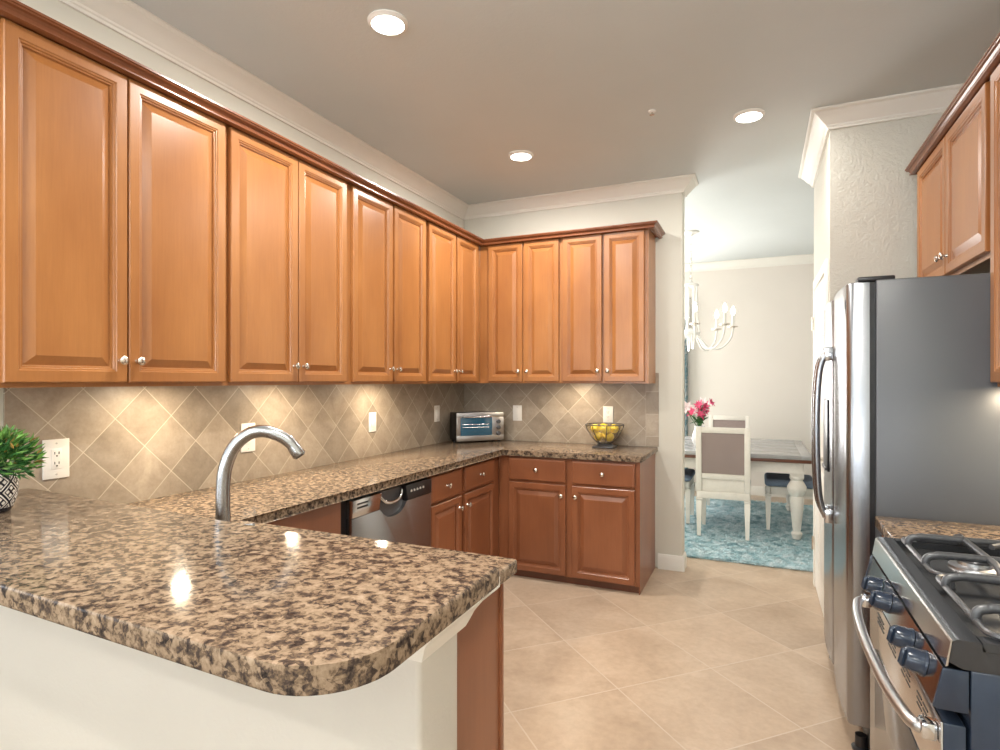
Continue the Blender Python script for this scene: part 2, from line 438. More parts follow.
# backsplash tiles
obj('tile_backsplash', box(B(), (XL, 1.12, 0.914), (XL+0.008, YB, 1.395)), M['splash_l'], wl, sm=False)
obj('tile_backsplash', box(B(), (XL+0.008, YB-0.008, 0.914), (-0.79, YB, 1.395)), M['splash_b'], wb, sm=False)
obj('tile_border', box(B(), (-0.79, YB-0.008, 0.914), (-0.693, YB, 1.468)), M['splash_e'], wb, sm=False)
# pantry door in the passage wall
bm = B()
for y0, y1 in ((3.755, 3.82), (4.52, 4.585)): box(bm, (XP-0.018, y0, 0), (XP, y1, 2.10), 0.004)
box(bm, (XP-0.018, 3.82, 2.035), (XP, 4.52, 2.10), 0.004)
struct('trim_5', bm, M['trim'], label='white casing around the pantry door')
bm = B(); box(bm, (XP-0.010, 3.822, 0.01), (XP-0.001, 4.518, 2.033))
for (y0, y1) in ((3.91, 4.13), (4.21, 4.43)):
    for (z0, z1) in ((0.2, 0.85), (1.0, 1.55), (1.68, 1.9)):
        box(bm, (XP-0.014, y0, z0), (XP-0.009, y1, z1), 0.004)
d1 = struct('door_1', bm, M['trim'])
for z in (0.30, 1.10, 1.80):
    obj('hinge', lathe(B(), [(0.008, -0.045), (0.008, 0.045)], (XP-0.024, 4.522, z), 10), M['nickel'], d1)
obj('door_knob', lathe(B(), [(0.012, 0), (0.012, 0.03), (0.028, 0.04), (0.028, 0.055), (0.01, 0.065)], (XP-0.010, 3.88, 0.95), 14, 0, -1), M['nickel'], d1)

# ------------------------------------------------------------ cabinets
DOORP = [(0.0, 0.000), (0.0, 0.017), (0.003, 0.020), (0.037, 0.020), (0.040, 0.0165), (0.044, 0.0160), (0.047, 0.0110), (0.051, 0.0105), (0.053, 0.0035), (0.056, 0.003), (0.084, 0.0165), (0.087, 0.0165)]
DRAWP = [(0.0, 0.000), (0.0, 0.014), (0.004, 0.019), (0.012, 0.020)]
def panel(o, u, n, w, h, prof):
    """raised-panel front: o lower-left corner on the face plane, u width direction, n outward normal"""
    bm = B(); o = Vector(o); u = Vector(u); n = Vector(n); z = Vector((0, 0, 1)); rings = []
    for ins, dep in prof:
        rings.append([bm.verts.new(o+u*a+z*b+n*dep) for a, b in ((ins, ins), (w-ins, ins), (w-ins, h-ins), (ins, h-ins))])
    for k in range(len(rings)-1):
        for i in range(4):
            j = (i+1) % 4; bm.faces.new((rings[k][i], rings[k][j], rings[k+1][j], rings[k+1][i]))
    bm.faces.new(rings[0]); bm.faces.new(rings[-1])
    bmesh.ops.recalc_face_normals(bm, faces=bm.faces[:])
    return bm
def knob_bm(c, n):
    bm = B(); prof = [(0.008, 0), (0.007, 0.003), (0.005, 0.006), (0.0055, 0.013), (0.012, 0.017), (0.0155, 0.021), (0.015, 0.026), (0.010, 0.030), (0.0, 0.0315)]
    ax = 0 if abs(n[0]) > 0.5 else 1; s = n[ax]
    return lathe(bm, prof, c, 16, ax, s)
def cabinet(name, label, cat, face, n, u0, u1, z0, z1, depth, doors, drawers=(), mat='wood', top_rail=0.03, group=None, toe=0.0, stile=0.02, knob_low=True, end=None):
    """face: coordinate of the face-frame plane; n: outward normal (axis x or y); doors: list of (u0,u1,z0,z1,knob side)"""
    ax = 0 if abs(n[0]) > 0.5 else 1; s = n[ax]
    def P(u, v, z): return (face+s*v, u, z) if ax == 0 else (u, face+s*v, z)
    t_ = thing(name, label, cat, P((u0+u1)/2, -depth/2, z0), 0, group)
    bm = B(); box(bm, P(u0+0.001, -0.019, z0+(toe or 0.024)), P(u1-0.001, -depth, z1)); obj('cabinet_box', bm, M[mat], t_)
    bm = B()
    box(bm, P(u0, 0, z0+toe), P(u1, -0.019, z1))
    obj('face_frame', bm, M[mat], t_)
    if toe:
        bm = B(); box(bm, P(u0+0.001, -0.025, z0), P(u1-0.001, -0.045, z0+toe)); obj('toe_kick', bm, M['wood_dark'], t_)
    ud = (0, 1, 0) if ax == 0 else (1, 0, 0)
    for (a, b, c, d, ks) in doors:
        o = obj('door', panel(P(a, 0.0015, c), ud, n, b-a, d-c, DOORP), M[mat], t_, sm=False)
        kz = c+0.075 if knob_low else d-0.07
        ku = (b-0.028) if ks > 0 else (a+0.028)
        obj('knob', knob_bm(P(ku, 0.0215, kz), n), M['nickel'], o)
    for (a, b, c, d) in drawers:
        o = obj('drawer', panel(P(a, 0.0015, c), ud, n, b-a, d-c, DRAWP), M[mat], t_, sm=False)
        obj('knob', knob_bm(P((a+b)/2, 0.0215, (c+d)/2), n), M['nickel'], o)
    if end is not None:
        bm = B(); box(bm, P(end, 0.0, z0), P(end+math.copysign(0.006, end-(u0+u1)/2), -depth, z1)); obj('end_panel', bm, M[mat], t_)
    return t_
FX, FYB, ZU0, ZU1 = -2.041, 4.181, 1.39, 2.485
LU = [(0.955, 1.757, 0.966, 1.332, 1.338, 1.742, 'wide honey maple wall cabinet at the left end, nearest the camera'),
      (1.757, 2.545, 1.769, 2.157, 2.163, 2.518, 'honey maple wall cabinet on the left wall, above the faucet'),
      (2.545, 3.350, 2.573, 2.946, 2.966, 3.326, 'honey maple wall cabinet on the left wall, third from the left edge'),
      (3.350, 4.180, 3.371, 3.746, 3.772, 4.106, 'honey maple wall cabinet on the left wall, next to the inside corner')]
for u0, u1, a, b, c, d, lb in LU:
    cabinet('wall_cabinet', lb, 'cabinet', FX, (1, 0, 0), u0, u1, ZU0, ZU1, 0.302, [(a, b, 1.405, 2.473, 1), (c, d, 1.405, 2.473, -1)])
cabinet('wall_cabinet', 'honey maple wall cabinet on the back wall, above the toaster oven', 'cabinet', FYB, (0, -1, 0), -2.040, -1.361, ZU0, ZU1, 0.302,
        [(-1.958, -1.670, 1.405, 2.473, 1), (-1.655, -1.376, 1.405, 2.473, -1)])
cabinet('wall_cabinet', 'honey maple wall cabinet at the right end of the back wall, above the lemon bowl', 'cabinet', FYB, (0, -1, 0), -1.361, -0.724, ZU0, ZU1, 0.302,
        [(-1.345, -1.049, 1.405, 2.473, 1), (-1.031, -0.745, 1.405, 2.473, -1)], end=-0.724)
# crown on top of the wall cabinets
CM = [(-0.03, 2.4862), (-0.03, 2.516), (0.070, 2.516), (0.070, 2.5085), (0.0655, 2.507), (0.064, 2.502), (0.055, 2.499), (0.048, 2.492), (0.0455, 2.485), (0.0495, 2.483), (0.0495, 2.478), (0.041, 2.476), (0.034, 2.4745), (0.0235, 2.4745), (0.0235, 2.4862)]
tag(obj('crown_moulding', sweep(B(), [(XL+0.004, 0.949), (FX, 0.949), (FX, FYB), (-0.716, FYB), (-0.716, YB-0.004)], CM), M['wood_mold'], sm=False),
    'dark stained crown moulding along the top of the left and back wall cabinets', 'moulding')
# under-cabinet lamps
for i, (loc, lb) in enumerate([((-2.12, 1.62, 1.3985), 'puck lamp under the wall cabinet nearest the camera'), ((-2.12, 2.32, 1.3985), 'puck lamp under the wall cabinet above the faucet'),
                               ((-2.12, 3.12, 1.3985), 'puck lamp under the third wall cabinet from the left'), ((-1.30, 4.26, 1.3985), 'puck lamp under the back wall cabinet above the lemon bowl'), ((0.84, 2.33, 1.3985), 'puck lamp under the tall wall cabinet right of the refrigerator')]):
    tag(obj('puck_lamp', lathe(B(), [(0.032, 0.015), (0.034, 0.003), (0.028, 0)], loc, 16), M['white']), lb, 'lamp')

# base cabinets
BX, BYF = -1.738, 3.878
t_ = cabinet('base_cabinet', 'maple base cabinet on the left run, right of the dishwasher', 'cabinet', BX, (1, 0, 0), 2.878, 3.876, 0.0, 0.874, 0.60,
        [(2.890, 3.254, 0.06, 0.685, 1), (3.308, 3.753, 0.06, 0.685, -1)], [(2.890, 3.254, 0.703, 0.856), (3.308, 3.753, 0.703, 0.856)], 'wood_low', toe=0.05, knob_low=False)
t_ = cabinet('base_cabinet', 'maple base cabinet on the back wall, below the lemon bowl', 'cabinet', BYF, (0, -1, 0), -1.737, -0.727, 0.0, 0.874, 0.605,
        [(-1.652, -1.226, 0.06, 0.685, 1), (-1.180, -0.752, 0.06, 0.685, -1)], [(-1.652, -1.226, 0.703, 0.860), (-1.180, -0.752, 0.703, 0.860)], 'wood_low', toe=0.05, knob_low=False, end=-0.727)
t_ = thing('base_cabinet', 'plain maple base cabinet left of the dishwasher', 'cabinet', (-2.0, 1.83, 0))
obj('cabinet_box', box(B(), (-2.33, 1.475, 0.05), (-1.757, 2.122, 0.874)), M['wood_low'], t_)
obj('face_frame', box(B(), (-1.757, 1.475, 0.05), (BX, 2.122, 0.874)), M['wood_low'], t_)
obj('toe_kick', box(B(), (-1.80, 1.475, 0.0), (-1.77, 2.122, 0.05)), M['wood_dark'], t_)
t_ = thing('base_cabinet', 'maple base cabinet with plain end panel at the peninsula end', 'cabinet', (-1.2, 1.27, 0))
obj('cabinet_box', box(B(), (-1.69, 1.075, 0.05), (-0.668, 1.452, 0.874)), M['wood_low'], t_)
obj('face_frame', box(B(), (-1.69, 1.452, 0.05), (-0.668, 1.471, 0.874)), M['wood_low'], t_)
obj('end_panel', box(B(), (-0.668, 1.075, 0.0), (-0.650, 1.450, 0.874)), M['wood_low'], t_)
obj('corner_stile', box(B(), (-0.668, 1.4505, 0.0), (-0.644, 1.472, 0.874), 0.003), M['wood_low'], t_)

# worktop, U shaped
def arc(cx, cy, r, a0, a1, n=8): return [(cx+r*math.cos(R(a0+(a1-a0)*i/n)), cy+r*math.sin(R(a0+(a1-a0)*i/n))) for i in range(n+1)]
poly = [(XL+0.001, 1.0715), (-0.616, 1.0715)] + arc(-0.631, 1.495, 0.015, 0, 90, 4) + [(-1.700, 1.510), (-1.700, 3.842)] + arc(-0.722, 3.864, 0.022, -90, 0, 4) + [(-0.700, 4.4785), (XL+0.001, 4.4785)]
bm = B(); prism(bm, poly, 2, 0.875, 0.914, 0.008, 3)
tag(obj('countertop', bm, M['granite']), 'brown granite worktop running from the peninsula along the left and back walls', 'countertop')
# raised bar top
poly = [(XL+0.001, 0.64)] + arc(-0.603, 0.706, 0.122, -92, 0, 12) + arc(-0.493, 1.068, 0.014, 0, 87, 4) + [(XL+0.001, 1.20)]
bm = B(); prism(bm, poly, 2, 0.995, 1.035, 0.009, 3)
tag(obj('bar_top', bm, M['granite']), 'raised brown granite bar top with rounded corner in the foreground', 'countertop')

# dishwasher
t_ = thing('dishwasher', 'stainless steel dishwasher with black control strip between the base cabinets', 'dishwasher', (-2.0, 2.5, 0))
Y0, Y1 = 2.128, 2.872
obj('cabinet_box', box(B(), (-2.30, Y0, 0.06), (-1.745, Y1, 0.868)), M['black'], t_)
bm = B()
arcp = [(2.50+0.115*math.cos(R(a)), 0.775+0.055*math.sin(R(a))) for a in range(180, 361, 15)]
prism(bm, [(Y0+0.035, 0.10), (Y1-0.004, 0.10), (Y1-0.004, 0.775)] + arcp[::-1] + [(Y0+0.035, 0.775)], 0, -1.744, -1.708, 0.004, 2)
o = obj('door', bm, M['steel_v'], t_)
bm = B()
prism(bm, [(Y0+0.035, 0.777), (2.37, 0.777), (2.39, 0.857), (Y0+0.035, 0.857)], 0, -1.744, -1.704, 0.003)
o2 = obj('vent_panel', bm, M['steel'], t_)
bm = B()
for k in range(2): box(bm, (-1.7045, Y0+0.07, 0.815+k*0.018), (-1.7025, Y0+0.15, 0.823+k*0.018))
obj('vent_slot', bm, M['slot'], o2)
bm = B(); prism(bm, [(2.625, 0.777), (Y1-0.004, 0.777), (Y1-0.004, 0.857), (2.605, 0.857)], 0, -1.744, -1.704, 0.003)
o3 = obj('control_panel', bm, M['black'], t_)
for k in range(5):
    obj('button', lathe(B(), [(0.007, 0), (0.006, 0.004)], (-1.704, 2.655+k*0.03, 0.822), 10, 0), M['screw'], o3)
bm = B(); prism(bm, [(2.385, 0.775)] + arcp[1:-1] + [(2.615, 0.775), (2.602, 0.855), (2.393, 0.855)], 0, -1.744, -1.732)
obj('handle_recess', bm, M['iron'], t_)
obj('handle_lip', tube(B(), spline([(-1.728, 2.40, 0.835), (-1.716, 2.44, 0.800), (-1.714, 2.50, 0.79), (-1.716, 2.56, 0.800), (-1.728, 2.60, 0.835)], 5), 0.009), M['steel'], t_)
obj('toe_kick', box(B(), (-1.80, Y0, 0.0), (-1.765, Y1, 0.09)), M['black'], t_)

# faucet
t_ = thing('faucet', 'tall brushed nickel gooseneck faucet behind the raised bar', 'faucet', (-1.418, 1.235, 0.914))
fd = Vector((0.83, 0.555, 0)); bp = Vector((-1.433, 1.226, 0))
def fp(s, z): return bp+fd*s+Vector((0, 0, z))
obj('base_flange', lathe(B(), [(0.032, 0), (0.032, 0.006), (0.024, 0.012), (0.0215, 0.02)], (bp.x, bp.y, 0.914), 24), M['faucet'], t_)
obj('valve_body', lathe(B(), [(0.0205, 0.015), (0.0205, 0.110)], (bp.x, bp.y, 0.914), 24), M['faucet'], t_)
pts = spline([fp(0, 1.02), fp(0, 1.09), fp(0.006, 1.155), fp(0.030, 1.216), fp(0.068, 1.252), fp(0.108, 1.262), fp(0.150, 1.251), fp(0.186, 1.228), fp(0.208, 1.198)], 4)
obj('spout', tube(B(), pts, [0.0200-0.0025*k/(len(pts)-1) for k in range(len(pts))], 18), M['faucet'], t_)
e = pts[-1]; dv = (pts[-1]-pts[-2]).normalized()
obj('spray_head', tube(B(), [e-dv*0.022, e-dv*0.004, e+dv*0.010, e+dv*0.014], [0.0185, 0.0195, 0.020, 0.017], 18), M['faucet'], t_)
obj('spray_face', tube(B(), [e+dv*0.0141, e+dv*0.017], [0.016, 0.014], 18), M['black'], t_)
obj('lever', tube(B(), [fp(0, 0.985)+Vector((0.02, -0.0, 0)), fp(0, 0.99)+Vector((0.06, 0.01, 0.0)), fp(0, 0.995)+Vector((0.10, 0.02, 0))], [0.010, 0.007, 0.006], 10), M['faucet'], t_)

# wall plates
def plate(label, wall, u, z, kind, w_=0.078, h_=0.128):
    t_ = thing('wall_switch' if kind == 'switch' else 'wall_outlet', label, 'switch' if kind == 'switch' else 'outlet', (XL+0.008, u, z) if wall == 'l' else (u, YB-0.008, z))
    def P(a, b, d): return (XL+0.008+d, u+a, z+b) if wall == 'l' else (u+a, YB-0.008-d, z+b)
    obj('cover_plate', box(B(), P(-w_/2, -h_/2, 0), P(w_/2, h_/2, 0.006), 0.002), M['white'], t_)
    if kind == 'switch':
        obj('rocker', box(B(), P(-0.017, -0.034, 0.006), P(0.017, 0.034, 0.0095), 0.0015), M['white'], t_)
    else:
        ins = obj('socket_insert', box(B(), P(-0.018, -0.036, 0.006), P(0.018, 0.036, 0.008), 0.001), M['white'], t_)
        bm = B()
        for dz in (-0.018, 0.018):
            for da in (-0.007, 0.007): box(bm, P(da-0.0013, dz-0.001, 0.008), P(da+0.0013, dz+0.008, 0.0086))
            box(bm, P(-0.0025, dz-0.0095, 0.008), P(0.0025, dz-0.0045, 0.0086))
        obj('socket_slots', bm, M['slot'], ins)
    ax, sg = (0, 1) if wall == 'l' else (1, -1)
    for dz in (-h_/2+0.015, h_/2-0.015):
        obj('screw', lathe(B(), [(0.0035, 0), (0.0035, 0.001)], P(0, dz, 0.006), 10, ax, sg), M['screw'], t_)
plate('white double outlet on the left wall, beside the potted plant', 'l', 1.277, 1.127, 'outlet', 0.088, 0.142)
plate('white switch plate on the left wall, behind the faucet', 'l', 2.147, 1.127, 'switch', 0.086, 0.142)
plate('white switch plate on the left wall, above the dishwasher end of the worktop', 'l', 3.170, 1.137, 'switch')
plate('white switch plate on the left wall, left of the toaster oven', 'l', 4.012, 1.15, 'switch')
plate('white switch plate on the back wall, right of the toaster oven', 'b', -1.838, 1.142, 'switch')
plate('white outlet on the back wall, behind the lemon bowl', 'b', -1.077, 1.147, 'outlet')

# toaster oven
t_ = thing('toaster_oven', 'silver toaster oven standing in the corner of the worktop', 'toaster oven', (-2.177, 4.046, 0.914), R(46))
W_, D_, H_ = 0.40, 0.20, 0.242
# local frame: front face y=0 looking to -y, x from 0 to W_
def lo(name, bm, m, p=t_): return obj(name, bm, M[m] if isinstance(m, str) else m, p, local=True)
lo('housing', box(B(), (0.004, 0.012, 0.018), (W_-0.004, D_, H_-0.002), 0.01), 'black')
bm = B()
box(bm, (0, 0, 0.016), (W_, 0.014, 0.062), 0.004); box(bm, (0, 0, 0.20), (W_, 0.014, H_), 0.004)
box(bm, (0, 0.0005, 0.055), (0.032, 0.0135, 0.206), 0.002); box(bm, (0.300, 0.0005, 0.055), (W_, 0.0135, 0.206), 0.002)
lo('front_frame', bm, 'steel_soft')
glb = NT('oven_glass', 0.04, 0, 0.9, (0.015, 0.07, 0.12)); M['oven_glass'] = glb.m
dd = lo('oven_door', box(B(), (0.0325, -0.002, 0.058), (0.2995, 0.008, 0.203), 0.002), 'oven_glass')
lo('door_handle', tube(B(), [(0.05, -0.004, 0.208), (0.055, -0.026, 0.208), (0.28, -0.026, 0.208), (0.285, -0.004, 0.208)], 0.007), 'steel', dd)
for z in (0.125, 0.148): lo('rack_bar', tube(B(), [(0.045, -0.0045, z), (0.27, -0.0045, z)], 0.0028, 8), 'steel', dd)
for z in (0.072, 0.12, 0.168): lo('control_knob', lathe(B(), [(0.018, 0), (0.017, 0.016), (0.014, 0.019), (0, 0.0195)], (0.352, 0.0, z), 18, 1, -1), 'iron')
for x in (0.03, W_-0.03):
    for y in (0.03, D_-0.03): lo('foot', lathe(B(), [(0.012, 0), (0.014, 0.019)], (x, y, 0), 12), 'black')

# lemon bowl
t_ = thing('fruit_bowl', 'dark smoked wire fruit bowl on the back worktop', 'bowl', (-1.058, 4.290, 0.914))
cx, cy, cz = -1.058, 4.290, 0.914
smk = NT('smoked_glass', 0.08, 0, 0.5, (0.84, 0.79, 0.68)); smk.inp('Transmission Weight', 0.9); smk.inp('IOR', 1.08); M['smoke'] = smk.m
bprof = [(0.042, 0.030), (0.060, 0.040), (0.085, 0.065), (0.108, 0.098), (0.126, 0.130), (0.140, 0.168)]
bm = B(); lathe(bm, bprof + [(r-0.003, z+0.002) for r, z in reversed(bprof)], (cx, cy, cz), 40, cap=False); obj('glass_liner', bm, M['smoke'], t_)
obj('rim', tube(B(), [(cx+0.141*math.cos(2*PI*k/40), cy+0.141*math.sin(2*PI*k/40), cz+0.170) for k in range(40)], 0.004, 8, closed=True), M['iron'], t_)
for k in range(8):
    a = 2*PI*k/8+0.35
    obj('wire', tube(B(), spline([(cx+(r+0.003)*math.cos(a), cy+(r+0.003)*math.sin(a), cz+z) for r, z in bprof], 3), 0.0028, 6), M['iron'], t_)
bm = B(); box(bm, (cx-0.078, cy-0.078, cz), (cx+0.078, cy+0.078, cz+0.012), 0.004); lathe(bm, [(0.075, 0.012), (0.060, 0.020), (0.050, 0.032)], (cx, cy, cz), 24)
obj('base', bm, M['iron'], t_)
def lemon_bm():
    return lathe(B(), [(0.0, -0.046), (0.006, -0.042), (0.014, -0.037), (0.026, -0.026), (0.033, -0.010), (0.034, 0.002), (0.031, 0.016), (0.022, 0.029), (0.011, 0.038), (0.006, 0.043), (0.0, 0.045)], (0, 0, 0), 18)
lem = None
LS = []
for k, lb in enumerate(['yellow lemon under the others at the right of the fruit bowl', 'yellow lemon under the others at the back of the fruit bowl', 'yellow lemon under the others at the left of the fruit bowl']):
    a = R(-30+120*k); LS.append((0.0455*math.cos(a), 0.0455*math.sin(a), 0.080, a+PI, lb))
for k, lb in enumerate(['yellow lemon in the front middle of the fruit bowl pile', 'yellow lemon at the right of the fruit bowl pile', 'yellow lemon at the back of the fruit bowl pile', 'yellow lemon at the left of the fruit bowl pile']):
    a = R(-70+90*k); LS.append((0.070*math.cos(a), 0.070*math.sin(a), 0.138, a+PI, lb))
for dx, dy, dz, az, lb in LS:
    if lem is None: l_ = lem = obj('lemon', lemon_bm(), M['lemon'])
    else: l_ = lem.copy(); C.objects.link(l_)
    l_.location = (cx+dx, cy+dy, cz+dz); l_.rotation_euler = (R(90), 0, az)
    tag(l_, lb, 'lemon', 'lemons in the fruit bowl')

# potted plant on the bar
px, py, pz = -2.02, 0.925, 1.035
t_ = thing('potted_plant', 'bushy green plant in a black and white patterned pot on the bar', 'plant', (px, py, pz))
t = NT('patterned_pot', 0.25, 0, 0.5)
x = t.sep(); ang = t.math('ARCTAN2', x[1], x[0])
uu = t.math('MULTIPLY', ang, 16/(2*PI)); vv = t.math('DIVIDE', x[2], 0.0295)
pa = t.math('ADD', uu, vv); pb = t.math('SUBTRACT', uu, vv)
fa = t.math('ABSOLUTE', t.math('SUBTRACT', t.math('FRACT', t.math('MULTIPLY', pa, 0.5)), 0.5)); fb = t.math('ABSOLUTE', t.math('SUBTRACT', t.math('FRACT', t.math('MULTIPLY', pb, 0.5)), 0.5))
mx = t.math('MAXIMUM', fa, fb); mn = t.math('MINIMUM', fa, fb)
ringm = t.math('MULTIPLY', t.math('LESS_THAN', mx, 0.43), t.math('GREATER_THAN', mx, 0.35))
pet = t.math('MULTIPLY', t.math('LESS_THAN', mx, 0.28), t.math('GREATER_THAN', mn, 0.07))
pat = t.math('MAXIMUM', ringm, pet)
band = t.math('MULTIPLY', t.math('GREATER_THAN', x[2], 0.014), t.math('LESS_THAN', x[2], 0.115))
t.col(t.mix(t.math('MULTIPLY', pat, band), (0.012, 0.016, 0.028), (0.80, 0.78, 0.74)))
PR = [(0.052, 0), (0.055, 0.004), (0.066, 0.03), (0.072, 0.065), (0.070, 0.098), (0.062, 0.12), (0.058, 0.122), (0.055, 0.118)]
pot = obj('pot', lathe(B(), PR, (px, py, pz), 40), t.m, t_)
def leafy(n, rmax, size, zc, hx, seed):
    rnd = random.Random(seed); bm = B()
    for i in range(n):
        a = rnd.uniform(0, 2*PI); el = rnd.uniform(-0.25, 1.35); r = rmax*(0.30+0.70*rnd.random()**0.5)
        d = Vector((math.cos(a)*math.cos(el), math.sin(a)*math.cos(el), math.sin(el)*hx))
        c = Vector((px, py, zc))+d*r
        ldir = (d+Vector((rnd.uniform(-.7, .7), rnd.uniform(-.7, .7), rnd.uniform(-.3, .6)))).normalized()
        side = ldir.cross(Vector((rnd.uniform(-1, 1), rnd.uniform(-1, 1), rnd.uniform(-1, 1)))).normalized()
        L = size*rnd.uniform(0.7, 1.3); wv = L*0.15; nn = ldir.cross(side)*L*0.12
        p = [c, c+ldir*L*0.35+side*wv+nn, c+ldir*L, c+ldir*L*0.35-side*wv+nn]; q = [bm.verts.new(v) for v in p]; m_ = bm.verts.new(c+ldir*L*0.45-nn*0.2)
        bm.faces.new((q[0], q[1], m_)); bm.faces.new((q[1], q[2], m_)); bm.faces.new((q[2], q[3], m_)); bm.faces.new((q[3], q[0], m_))
    return bm
bm = B()
rnd = random.Random(3)
for i in range(34):
    a = rnd.uniform(0, 2*PI); r = rnd.uniform(0.03, 0.09); zt = rnd.uniform(0.10, 0.17)
    tube(bm, spline([(px+0.02*math.cos(a), py+0.02*math.sin(a), pz+0.105), (px+r*0.6*math.cos(a), py+r*0.6*math.sin(a), pz+0.11+zt*0.45), (px+r*math.cos(a), py+r*math.sin(a), pz+zt+0.02)], 3), 0.0014, 5)
obj('stems', bm, M['green2'], t_)
obj('foliage', leafy(620, 0.108, 0.033, pz+0.125, 0.85, 11), M['green'], t_)
obj('light_leaves', leafy(420, 0.120, 0.031, pz+0.135, 0.85, 12), M['green2'], t_)
obj('tinted_leaves', leafy(90, 0.125, 0.028, pz+0.14, 0.75, 13), M['green3'], t_)

# ------------------------------------------------------------ right side: refrigerator
FY0, FY1 = 2.535, 3.455
t_ = thing('refrigerator', 'stainless side by side refrigerator with dark grey side on the right', 'refrigerator', (0.7, 3.0, 0))
bm = B(); box(bm, (0.392, FY0, 0.06), (1.06, FY1, 1.785), 0.006); obj('cabinet_case', bm, M['fridge_side'], t_)
def fdoor(name, y0, y1):
    n = 10; pts = []
    for i in range(n+1):
        f = i/n; y = y0+(y1-y0)*f
        e = min(f, 1-f)*(y1-y0); edge = 0.022*(1-min(1, e/0.022))**2
        pts.append((0.302-0.010*(1-(2*f-1)**2)+edge, y))
    pp = [(0.372, y0), ] + pts + [(0.372, y1)]
    pp = [(0.372, y0), (0.324, y0), (0.310, y0+0.005), (0.303, y0+0.016)]
    for i in range(1, n): 
        f = i/n; pp.append((0.3025-0.008*math.sin(PI*f), y0+0.016+(y1-y0-0.032)*f))
    pp += [(0.303, y1-0.016), (0.310, y1-0.005), (0.324, y1), (0.372, y1)]
    bm = B(); prism(bm, pp, 2, 0.118, 1.778, 0.004, 2)
    return obj(name, bm, M['steel_f'], t_)
d_r = fdoor('fridge_door', FY0, 3.018); d_f = fdoor('freezer_door', 3.024, FY1)
bm = B(); box(bm, (0.3725, FY0+0.012, 0.12), (0.3915, FY1-0.012, 1.776)); obj('door_gasket', bm, M['black'], t_)
def fhandle(y, par):
    ends = [(0.297, y, 1.535), (0.268, y, 1.525), (0.246, y, 1.47), (0.236, y, 1.36), (0.232, y, 1.19), (0.236, y, 0.99), (0.246, y, 0.87), (0.268, y, 0.812), (0.297, y, 0.802)]
    obj('handle', tube(B(), spline(ends, 6), 0.0145, 12), M['steel_f'], par)
    for z in (1.53, 0.807): obj('handle_mount', box(B(), (0.262, y-0.017, z-0.03), (0.298, y+0.017, z+0.03), 0.006), M['steel'], par)
fhandle(2.972, d_r); fhandle(3.070, d_f)
bm = B(); box(bm, (0.290, 3.14, 0.98), (0.2975, 3.33, 1.32), 0.003); dsp = obj('dispenser', bm, M['black'], d_f)
obj('dispenser_tray', box(B(), (0.282, 3.15, 0.985), (0.2895, 3.32, 1.0), 0.002), M['iron'], dsp)
obj('badge', box(B(), (0.2985, 2.585, 1.685), (0.3035, 2.605, 1.72), 0.001), M['iron'], d_r)
obj('hinge_cover', box(B(), (0.335, FY0+0.01, 1.7825), (0.455, FY0+0.075, 1.800), 0.006), M['black'], t_)
obj('hinge_cover', box(B(), (0.335, FY1-0.075, 1.7825), (0.455, FY1-0.01, 1.800), 0.006), M['black'], t_)
obj('kick_grille', box(B(), (0.372, FY0+0.02, 0.02), (0.42, FY1-0.02, 0.11), 0.004), M['black'], t_)
for y in (FY0+0.06, FY1-0.06): obj('foot', lathe(B(), [(0.030, 0), (0.032, 0.012), (0.02, 0.016), (0.02, 0.06)], (0.352, y, 0), 16), M['black'], t_)
for y in (FY0+0.06, FY1-0.06): obj('foot', lathe(B(), [(0.030, 0), (0.032, 0.012), (0.02, 0.016), (0.02, 0.06)], (0.98, y, 0), 16), M['black'], t_)

# worktop strip and cabinet between refrigerator and range
tag(obj('countertop', box(B(), (0.385, 2.130, 0.875), (1.078, 2.522, 0.914), 0.006, 3), M['granite']), 'short brown granite worktop between the refrigerator and the range', 'countertop')
cabinet('base_cabinet', 'narrow maple base cabinet between refrigerator and range', 'cabinet', 0.425, (-1, 0, 0), 2.132, 2.520, 0.0, 0.874, 0.60,
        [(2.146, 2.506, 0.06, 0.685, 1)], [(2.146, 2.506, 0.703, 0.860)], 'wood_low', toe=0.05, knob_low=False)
# wall cabinets on the right
cabinet('wall_cabinet', 'short honey maple wall cabinet above the refrigerator', 'cabinet', 0.748, (-1, 0, 0), 2.552, 3.580, 1.848, ZU1, 0.328,
        [(2.580, 3.064, 1.868, 2.466, 1), (3.072, 3.556, 1.868, 2.466, -1)])
cabinet('wall_cabinet', 'tall honey maple wall cabinet at the right edge, above the range side', 'cabinet', 0.748, (-1, 0, 0), 2.13, 2.550, ZU0, ZU1, 0.328,
        [(2.150, 2.530, 1.405, 2.466, -1)])
tag(obj('crown_moulding', sweep(B(), [(XR-0.004, 3.585), (0.748, 3.585), (0.748, 2.13), (XR-0.004, 2.13)], [(o*0.82, z-0.004) for o, z in CM]), M['wood_mold'], sm=False), 'dark stained crown moulding on top of the right wall cabinets', 'moulding')

# ------------------------------------------------------------ gas range
RY0, RY1 = 1.346, 2.122
t_ = thing('gas_range', 'stainless gas range with black grates at the right edge', 'range', (0.66, 1.74, 0))
obj('body', box(B(), (0.358, RY0, 0.03), (1.03, RY1, 0.872), 0.004), M['range_side'], t_)
